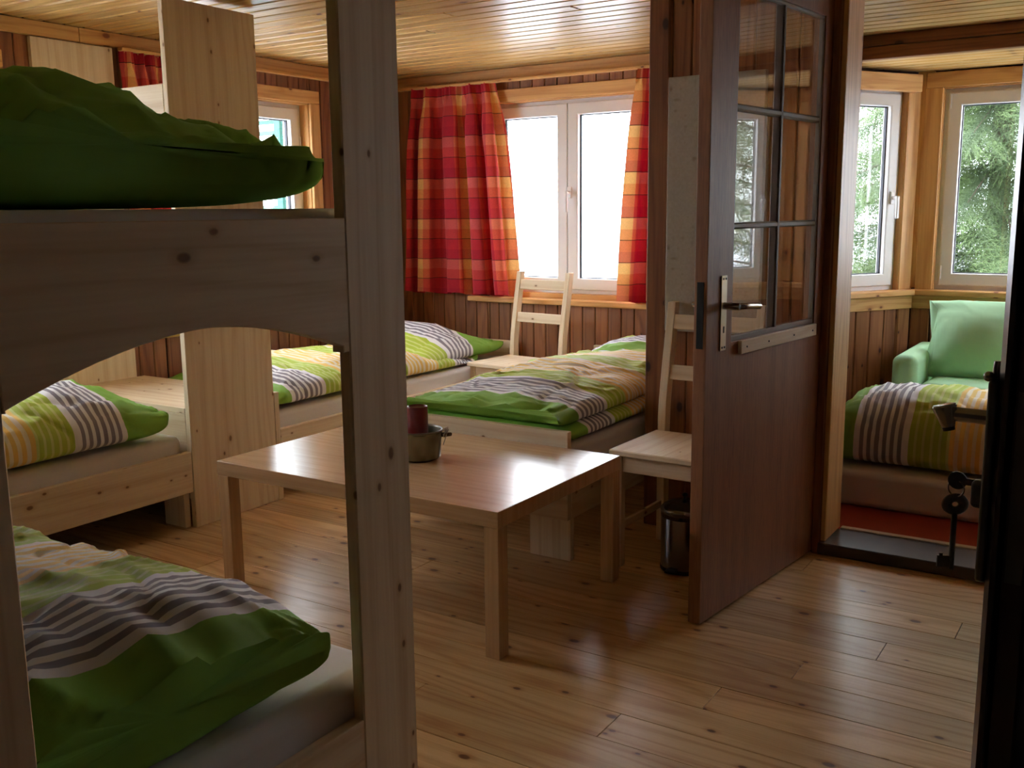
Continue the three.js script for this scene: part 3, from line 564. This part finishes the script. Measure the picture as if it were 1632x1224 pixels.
// ---------------------------------------------------------------- coffee table with its candle pot
{
  const X0 = -2.687, X1 = -1.513, Z0 = -3.03, Z1 = -2.256, cx = (X0 + X1) / 2, cz = (Z0 + Z1) / 2;
  const t = thing('coffee_table', 'low birch coloured table with a glossy top and square legs', 'coffee table', [cx, 0, cz]);
  board('tabletop', [X0 - cx, X1 - cx, 0.40, 0.45, Z0 - cz, Z1 - cz], M.birch, t, 0, 0.0015);
  for (const x of [X0 + 0.001, X1 - 0.051]) for (const z of [Z0 + 0.001, Z1 - 0.051]) board('leg', [x - cx, x + 0.05 - cx, 0, 0.3995, z - cz, z + 0.05 - cz], M.birch, t, 1, 0.0015);
}
{
  const p = thing('candle_pot', 'round silvery pot with twig handles standing on the coffee table', 'pot', [-2.10, 0.45, -2.645], R(33));
  const bark = dataTexture(128, 128, (() => { const n = periodicNoise(91, 6, 4), m = periodicNoise(92, 24, 12); return (u, v) => { const k = 0.5 * n(u, v) + 0.5 * m(u, v); return [lerp(70, 214, k), lerp(72, 206, k), lerp(58, 178, k)]; }; })());
  obj('body', lathe([[0, 0.002], [0.068, 0.002], [0.074, 0.008], [0.0785, 0.05], [0.080, 0.092], [0.083, 0.098], [0.083, 0.103], [0.079, 0.104], [0.077, 0.098], [0.074, 0.05], [0.068, 0.014], [0, 0.012]], 56), new THREE.MeshStandardMaterial({ map: bark, metalness: 0.25, roughness: 0.25 }), p);
  obj('rim', new THREE.TorusGeometry(0.081, 0.003, 8, 56).rotateX(Math.PI / 2).translate(0, 0.102, 0), M.darkSteel, p);
  const twigM = new THREE.MeshStandardMaterial({ color: 0x8a6a50, roughness: 0.8 });
  for (const s of [-1, 1]) {
    const h = obj('handle', new THREE.CylinderGeometry(0.0065, 0.0075, 0.06, 10).rotateX(Math.PI / 2 - 0.2).rotateY(0.75).translate(s * 0.093, 0.085, 0.012), twigM, p);
    const r = rng(17 + s), str = [];
    for (let i = 0; i < 7; i++) { const a = r() * 6.28, y = 0.085 + r() * 0.02; str.push(tube([[s * 0.08, y, 0], [s * (0.09 + 0.012 * r()), y + 0.02 * (r() - 0.3), 0.02 * Math.cos(a)], [s * (0.084 + 0.02 * r()), y - 0.03 * r() + 0.02, 0.045 * Math.cos(a)], [s * 0.088, y - 0.04 * r(), 0.055 * Math.cos(a + 0.6)]], 0.0015, 14, 5)); }
    obj('raffia', str, new THREE.MeshStandardMaterial({ color: 0xb09a86, roughness: 0.8 }), h);
  }
  const c = obj('candle', [lathe([[0, 0], [0.034, 0], [0.036, 0.003], [0.036, 0.168], [0.0345, 0.171], [0.032, 0.171], [0.030, 0.164], [0, 0.162]], 40)], new THREE.MeshPhysicalMaterial({ color: 0x6e0712, roughness: 0.35, clearcoat: 0.4 }), scene, [-2.105, 0.463, -2.648]);
  c.userData = { label: 'dark red pillar candle standing in the silvery pot', category: 'candle' };
}

// ---------------------------------------------------------------- two pine chairs
function backPost(x) {      // bent plank, vertical up to the seat, then leaning back
  const s = new THREE.Shape(), f = [[-0.185, 0], [-0.185, 0.46], [-0.192, 0.56], [-0.215, 0.70], [-0.262, 0.94]], t = 0.046;
  s.moveTo(f[0][0], f[0][1]);
  const c1 = new THREE.CatmullRomCurve3(f.map(p => new THREE.Vector3(p[0], p[1], 0))).getPoints(24), c2 = f.map((p, i) => new THREE.Vector3(p[0] - t + (i === 4 ? 0.006 : 0), p[1], 0));
  for (const p of c1) s.lineTo(p.x, p.y);
  for (const p of new THREE.CatmullRomCurve3(c2).getPoints(24).reverse()) s.lineTo(p.x, p.y);
  const g = new THREE.ExtrudeGeometry(s, { depth: 0.028, bevelEnabled: true, bevelThickness: 0.002, bevelSize: 0.002, bevelSegments: 1, bevelOffset: -0.002 }).translate(0, 0, -0.014);
  return woodUV(g.rotateY(-Math.PI / 2).translate(x, 0, 0), 1);      // shape x -> z
}
function makeChair(label) {
  const t = thing('chair', label, 'chair', [0, 0, 0], 0, 'plain pine chairs');
  const C = M.pine;
  board('seat', [-0.205, 0.205, 0.424, 0.445, -0.19, 0.195], C[0], t, 2, 0.004);
  for (const s of [-1, 1]) {
    obj('back_post', backPost(s * 0.18), C[0], t);
    board('leg', [s * 0.18 - 0.017, s * 0.18 + 0.017, 0, 0.4235, 0.14, 0.174], C[1], t, 1, 0.003);
    board('apron', [s * 0.18 - 0.009, s * 0.18 + 0.009, 0.355, 0.4235, -0.184, 0.139], C[1], t, 2, 0.002);
    board('stretcher', [s * 0.18 - 0.007, s * 0.18 + 0.007, 0.135, 0.165, -0.184, 0.139], C[0], t, 2, 0.002);
  }
  board('apron', [-0.162, 0.162, 0.36, 0.4235, 0.147, 0.166], C[0], t, 0, 0.002);
  board('apron', [-0.168, 0.168, 0.36, 0.4235, -0.212, -0.195], C[1], t, 0, 0.002);
  for (const [y, z] of [[0.865, -0.262], [0.672, -0.229]]) { const s = board('slat', [-0.168, 0.168, y - 0.029, y + 0.029, z - 0.009, z + 0.009], C[0], t, 0, 0.003); s.rotation.x = -0.17; }
  return t;
}
{
  const a = makeChair('plain pine chair standing against the panelled wall beside the glazed door');
  a.position.set(-1.392, 0, -3.30); a.rotation.y = R(-1.5);
  const b = a.clone(); b.name = numbered('chair'); scene.add(b);
  b.userData = { label: 'plain pine chair in front of the double window, between two beds', category: 'chair', group: 'plain pine chairs' };
  b.position.set(-3.045, 0, -4.745); b.rotation.y = R(-6.5);
}
// pedal bin under the near chair
{
  const p = thing('pedal_bin', 'small dark steel pedal bin on the floor under the chair beside the glazed door', 'waste bin', [-1.36, 0, -3.245]);
  const st = new THREE.MeshStandardMaterial({ color: 0x8a8a8c, metalness: 1, roughness: 0.2 });
  obj('body', lathe([[0, 0.012], [0.080, 0.012], [0.084, 0.016], [0.084, 0.20], [0.083, 0.202], [0, 0.202]], 56), st, p);
  obj('base', lathe([[0, 0], [0.083, 0], [0.086, 0.004], [0.086, 0.014], [0.082, 0.018], [0, 0.018]], 48), M.black, p);
  const lid = obj('lid', lathe([[0, 0.203], [0.085, 0.203], [0.0855, 0.222], [0.087, 0.224], [0.087, 0.229], [0.078, 0.240], [0.052, 0.253], [0.02, 0.260], [0, 0.261]], 56), st, p);
  obj('knob', lathe([[0, 0.26], [0.006, 0.26], [0.005, 0.27], [0.010, 0.275], [0.010, 0.281], [0.004, 0.285], [0, 0.285]], 20), M.black, lid);
  obj('pedal', new RoundedBoxGeometry(0.04, 0.008, 0.03, 3, 0.003).rotateX(0.15), M.black, p, [-0.01, 0.014, 0.092]);
}
// heating panel on the partition
{
  const n1 = periodicNoise(101, 30, 30), n2 = periodicNoise(102, 90, 90), n3 = periodicNoise(103, 7, 7);
  const tx = dataTexture(256, 256, (u, v) => { const k = smooth(0.62, 1.0, n1(u, v) * (0.6 + 0.4 * n3(u, v))) * 0.6 + 0.15 * n2(u, v); return [lerp(186, 132, k), lerp(177, 112, k), lerp(162, 86, k)]; });
  const t = thing('heating_panel', 'beige speckled heating panel mounted on the panelled wall behind the glazed door', 'heater', [-1.43, 1.305, -3.66]);
  const g = cbox(0.38, 0.97, 0.03, 0.002), uv = [], p = g.attributes.position; for (let i = 0; i < p.count; i++) uv.push(p.getX(i) / 0.6, p.getY(i) / 0.6);
  g.setAttribute('uv', new THREE.Float32BufferAttribute(uv, 2));
  obj('slab', g, new THREE.MeshStandardMaterial({ map: tx, roughness: 0.4 }), t, [0, 0, 0.019]);
  for (const y of [0.2, -0.42]) obj('mount', boxAt([-0.15, 0.15, y, y + 0.04, 0.0005, 0.0035], 0, 0.0005), M.darkSteel, t);
}

// ---------------------------------------------------------------- curtains
function curtain(label, origin, turn, topX, botX, yTop, yBot, folds, seed, uOff) {
  const nx = folds * 18, ny = 60, pos = [], uv = [], idx = [], fabric = folds * 0.25;
  for (let j = 0; j <= ny; j++) for (let i = 0; i <= nx; i++) {
    const s = i / nx, t = j / ny, ph = 2 * Math.PI * (folds * s + 0.35 * Math.sin(5 * s + seed)) + 0.5 * perlin.noise(s * 4, t * 1.6, seed);
    const k = Math.pow(t, 0.8), am = lerp(0.024, 0.075, smooth(0, 0.3, t)) * (0.75 + 0.5 * perlin.noise(s * 3 + 9, t, seed));
    const fine = t < 0.06 ? 0.008 * Math.sin(2 * Math.PI * folds * 3.3 * s + seed) : 0;
    pos.push(lerp(lerp(topX[0], topX[1], s), lerp(botX[0], botX[1], s), k) + -0.024 * Math.sin(2 * ph) * smooth(0, 0.2, t), lerp(yTop, yBot, t) + (t > 0.97 ? 0.01 * Math.sin(ph) : 0), am * Math.sin(ph) + fine);
    uv.push((s * fabric) / 0.5 + uOff, (lerp(yTop, yBot, t)) / 0.5);
  }
  for (let j = 0; j < ny; j++) for (let i = 0; i < nx; i++) { const a = j * (nx + 1) + i, b = a + 1, c = a + nx + 1, d = c + 1; idx.push(a, c, b, b, c, d); }
  const g = new THREE.BufferGeometry(); g.setAttribute('position', new THREE.Float32BufferAttribute(pos, 3)); g.setAttribute('uv', new THREE.Float32BufferAttribute(uv, 2)); g.setIndex(idx); g.computeVertexNormals();
  const t = thing('curtain', label, 'curtain', origin, turn, 'red plaid curtains');
  obj('fabric', g, M.curtain, t);
  const hook = new THREE.CylinderGeometry(0.0022, 0.0022, 0.03, 6);
  for (let i = 0; i < folds * 2; i++) obj('hook', hook, M.casing[0], t, [lerp(topX[0], topX[1], (i + 0.5) / folds / 2), yTop + 0.008, 0]);
  return t;
}
curtain('wide red plaid curtain hanging at the left of the double window', [-4.22, 0, -5.115], 0, [0.195, 0.80], [0.11, 0.945], 2.058, 0.782, 5, 1, 0.06);
curtain('narrow red plaid curtain at the right of the double window, beside the panelled wall', [-4.22, 0, -5.115], 0, [1.76, 2.25], [1.665, 2.27], 2.052, 0.775, 4, 2.4, 0.4);
curtain('dark red plaid curtain on the left wall above the upper bunk', [-4.15, 0, 0.40], Math.PI / 2, [3.475, 3.78], [3.475, 3.80], 2.052, 0.78, 4, 3.7, 0.2);
{
  const r = structure('trim_3'); board('curtain_rail', [-4.15, -1.72, 2.052, 2.066, -5.135, -5.095], M.casing[0], r, 0, 0.002);
  const s = structure('trim_4'); board('curtain_rail', [-4.165, -4.13, 2.052, 2.066, -5.05, -3.07], M.casing[0], s, 2, 0.002);
}

// ---------------------------------------------------------------- keys in the entrance door
{
  const a = R(6), base = [-0.1365, 0, -1.19], w = (x, z) => [base[0] + Math.sin(a) * x + Math.cos(a) * z, base[2] - Math.cos(a) * x + Math.sin(a) * z];
  const [kx, kz] = w(0.03, -0.022), [hx, hz] = w(0.03, -0.041);
  const k = thing('key', 'small dark key sticking in the lock of the entrance door', 'key', [kx, 0.978, kz], Math.PI / 2 - a);
  obj('blade', new THREE.BoxGeometry(0.0025, 0.008, 0.018).translate(0, 0, -0.005), M.darkSteel, k);
  obj('bow', [new THREE.CylinderGeometry(0.0105, 0.0105, 0.003, 24).rotateZ(Math.PI / 2).translate(0, 0, -0.018), new THREE.BoxGeometry(0.003, 0.007, 0.012).translate(0, 0, -0.006)], M.darkSteel, k);
  const ring = obj('key_ring', new THREE.TorusGeometry(0.0095, 0.0010, 8, 32), M.steel, scene, [hx, 0.968, hz]);
  ring.rotation.y = -0.3; ring.userData = { label: 'thin steel ring joining the two keys at the entrance door', category: 'key ring' };
  const o = thing('key', 'long old fashioned bit key dangling from the key ring', 'key', [hx, 0.963, hz], 0.45);
  obj('bow', new THREE.TorusGeometry(0.0083, 0.0056, 10, 28).scale(1.12, 0.95, 0.6).translate(0, -0.014, 0), M.darkSteel, o);
  obj('shaft', new THREE.CylinderGeometry(0.0034, 0.0031, 0.070, 14).translate(0, -0.059, 0), M.darkSteel, o);
  obj('bit', [new THREE.BoxGeometry(0.014, 0.014, 0.003).translate(-0.0095, -0.084, 0), new THREE.BoxGeometry(0.004, 0.004, 0.0035).translate(-0.0125, -0.076, 0)], M.darkSteel, o);
}

// ---------------------------------------------------------------- outside: snow, spruces, a shutter
{
  const s = structure('ground'); board('snow', [-60, 60, -1.9, -1.2, -90, 40], new THREE.MeshStandardMaterial({ color: 0xf2f4f8, roughness: 0.95 }), s, 0);
  const sh = thing('window_shutter', 'dark green shutter folded open outside the left wall window', 'shutter', [-4.62, 1.36, -4.34], 0);
  obj('frame', frameGeo(-0.22, 0.22, -0.56, 0.56, -0.17, 0.17, -0.5, 0.5, 0.03, 0.003), new THREE.MeshStandardMaterial({ color: 0x1f5a4c, roughness: 0.6 }), sh);
  for (let i = 0; i < 16; i++) { const l = obj('slat', cbox(0.34, 0.006, 0.045, 0.001), new THREE.MeshStandardMaterial({ color: 0x1f5a4c, roughness: 0.6 }), sh, [0, -0.47 + i * 0.0627, 0.015]); l.rotation.x = 0.6; }
}
{
  // one spray of a spruce twig: a stem, side shoots and needles, hanging slightly
  function spray(seed) {
    const r = rng(seed), pos = [], col = [], a = new THREE.Vector3(), up = new THREE.Vector3(0, 1, 0);
    const needle = (p, d, len, w, c) => { const s = a.clone().crossVectors(d, up).normalize().multiplyScalar(w), e = p.clone().addScaledVector(d, len); pos.push(p.x - s.x, p.y - s.y, p.z - s.z, p.x + s.x, p.y + s.y, p.z + s.z, e.x, e.y, e.z); for (let i = 0; i < 3; i++) col.push(...c); };
    const shoot = (p0, d0, len, tip) => {
      const n = Math.round(len / 0.006);
      for (let i = 0; i < n; i++) {
        const t = i / n, p = p0.clone().addScaledVector(d0, len * t); p.y -= 0.10 * len * t * t;
        const side = new THREE.Vector3(r() - 0.5, (r() - 0.5) * 0.8, r() - 0.5).addScaledVector(d0, 0.42).normalize(), k = clamp(tip * (0.35 + 0.65 * t)) + 0.15 * (r() - 0.5);
        needle(p, side, 0.017 + 0.008 * r(), 0.0017, [lerp(0.014, 0.105, k), lerp(0.038, 0.17, k), lerp(0.015, 0.038, k)]);
      }
    };
    shoot(new THREE.Vector3(), new THREE.Vector3(1, 0, 0), 0.34, 0.6);
    for (let i = 1; i < 9; i++) for (const s of [-1, 1]) { const t = i / 9.5; shoot(new THREE.Vector3(0.30 * t, -0.03 * t * t, 0), new THREE.Vector3(0.72, -0.22 + 0.2 * (r() - 0.5), s * (0.62 + 0.2 * r())).normalize(), 0.17 * (1 - 0.55 * t) * (0.8 + 0.4 * r()), 0.9); }
    const g = new THREE.BufferGeometry(); g.setAttribute('position', new THREE.Float32BufferAttribute(pos, 3)); g.setAttribute('color', new THREE.Float32BufferAttribute(col, 3)); g.computeVertexNormals();
    return g;
  }
  const sprays = [spray(1), spray(2)], needleM = new THREE.MeshPhysicalMaterial({ vertexColors: true, roughness: 0.7, transmission: 0.3, thickness: 0, side: THREE.DoubleSide }), bark = new THREE.MeshStandardMaterial({ color: 0x4a3a2e, roughness: 0.95 });
  function spruce(label, x, z, hgt, rad, nb, seed, dens) {
    const r = rng(seed), t = thing('spruce_tree', label, 'tree', [x, -1.2, z], 0, 'spruces outside the bay');
    obj('trunk', lathe([[0, -0.02], [0.14, -0.02], [0.10, 0.6], [0.075, hgt * 0.5], [0.01, hgt]], 16), bark, t);
    const mats = [[], []], q = new THREE.Quaternion(), m = new THREE.Matrix4(), X = new THREE.Vector3(1, 0, 0);
    for (let i = 0; i < nb; i++) {
      const y = 0.7 + (hgt - 1.0) * Math.pow((i + r() * 0.6) / nb, 1.05), L = rad * (1 - y / (hgt * 1.05)) * (0.75 + 0.45 * r()) + 0.15, az = i * 2.399 + r() * 0.5;
      const pts = []; for (let k = 0; k <= 6; k++) { const s = k / 6; pts.push(new THREE.Vector3(Math.cos(az) * L * s, y + L * (0.05 * s - 0.55 * s * s + 0.25 * s * s * s), Math.sin(az) * L * s)); }
      const cv = new THREE.CatmullRomCurve3(pts);
      const bg = new THREE.TubeGeometry(cv, 10, 0.011, 5), bp = bg.attributes.position;
      for (let v = 0; v < bp.count; v++) { const q2 = Math.floor(v / 6) / 10, c0 = cv.getPointAt(q2), kk = 1 - 0.85 * q2; bp.setXYZ(v, lerp(c0.x, bp.getX(v), kk), lerp(c0.y, bp.getY(v), kk), lerp(c0.z, bp.getZ(v), kk)); }
      obj('branch', bg, bark, t);
      const ns = Math.round(L * dens);
      for (let k = 0; k < ns; k++) {
        const s = Math.min(1, 0.04 + 0.96 * (k + r() * 0.6) / (ns - 1)), p = cv.getPoint(Math.min(1, s)), tg = cv.getTangent(Math.min(1, s)), sd = k % 3 === 2 ? 0 : (k % 2 ? 1 : -1);
        const dir = tg.clone().applyAxisAngle(new THREE.Vector3(0, 1, 0), sd * (0.75 + 0.4 * r())); dir.y -= sd ? 0.14 + 0.5 * r() : 0.25 * r() - 0.12; dir.normalize();
        q.setFromUnitVectors(X, dir); const tw = new THREE.Quaternion().setFromAxisAngle(X, (r() - 0.5) * 1.2); q.multiply(tw);
        const sc = (0.75 + 0.7 * r()) * (0.7 + 0.5 * Math.min(1, L));
        m.compose(p, q, new THREE.Vector3(sc, sc, sc)); mats[k % 2].push(m.clone());
      }
    }
    mats.forEach((list, i) => { const im = new THREE.InstancedMesh(sprays[i], needleM, list.length); list.forEach((mm, k) => im.setMatrixAt(k, mm)); im.name = 'needles'; im.userData.kind = 'stuff'; im.castShadow = im.receiveShadow = true; t.add(im); });
  }
  spruce('dense green spruce close outside the centre bay window', -1.2, -9.7, 10, 2.0, 210, 5, 32);
  spruce('pale green spruce further off seen through the left bay window', -4.3, -12.2, 8, 2.0, 60, 6, 15);
  spruce('spruce outside the right bay window, seen mirrored in the glazed door', 3.3, -9.2, 9, 2.0, 100, 8, 22);
}
renderer.render(scene, camera);
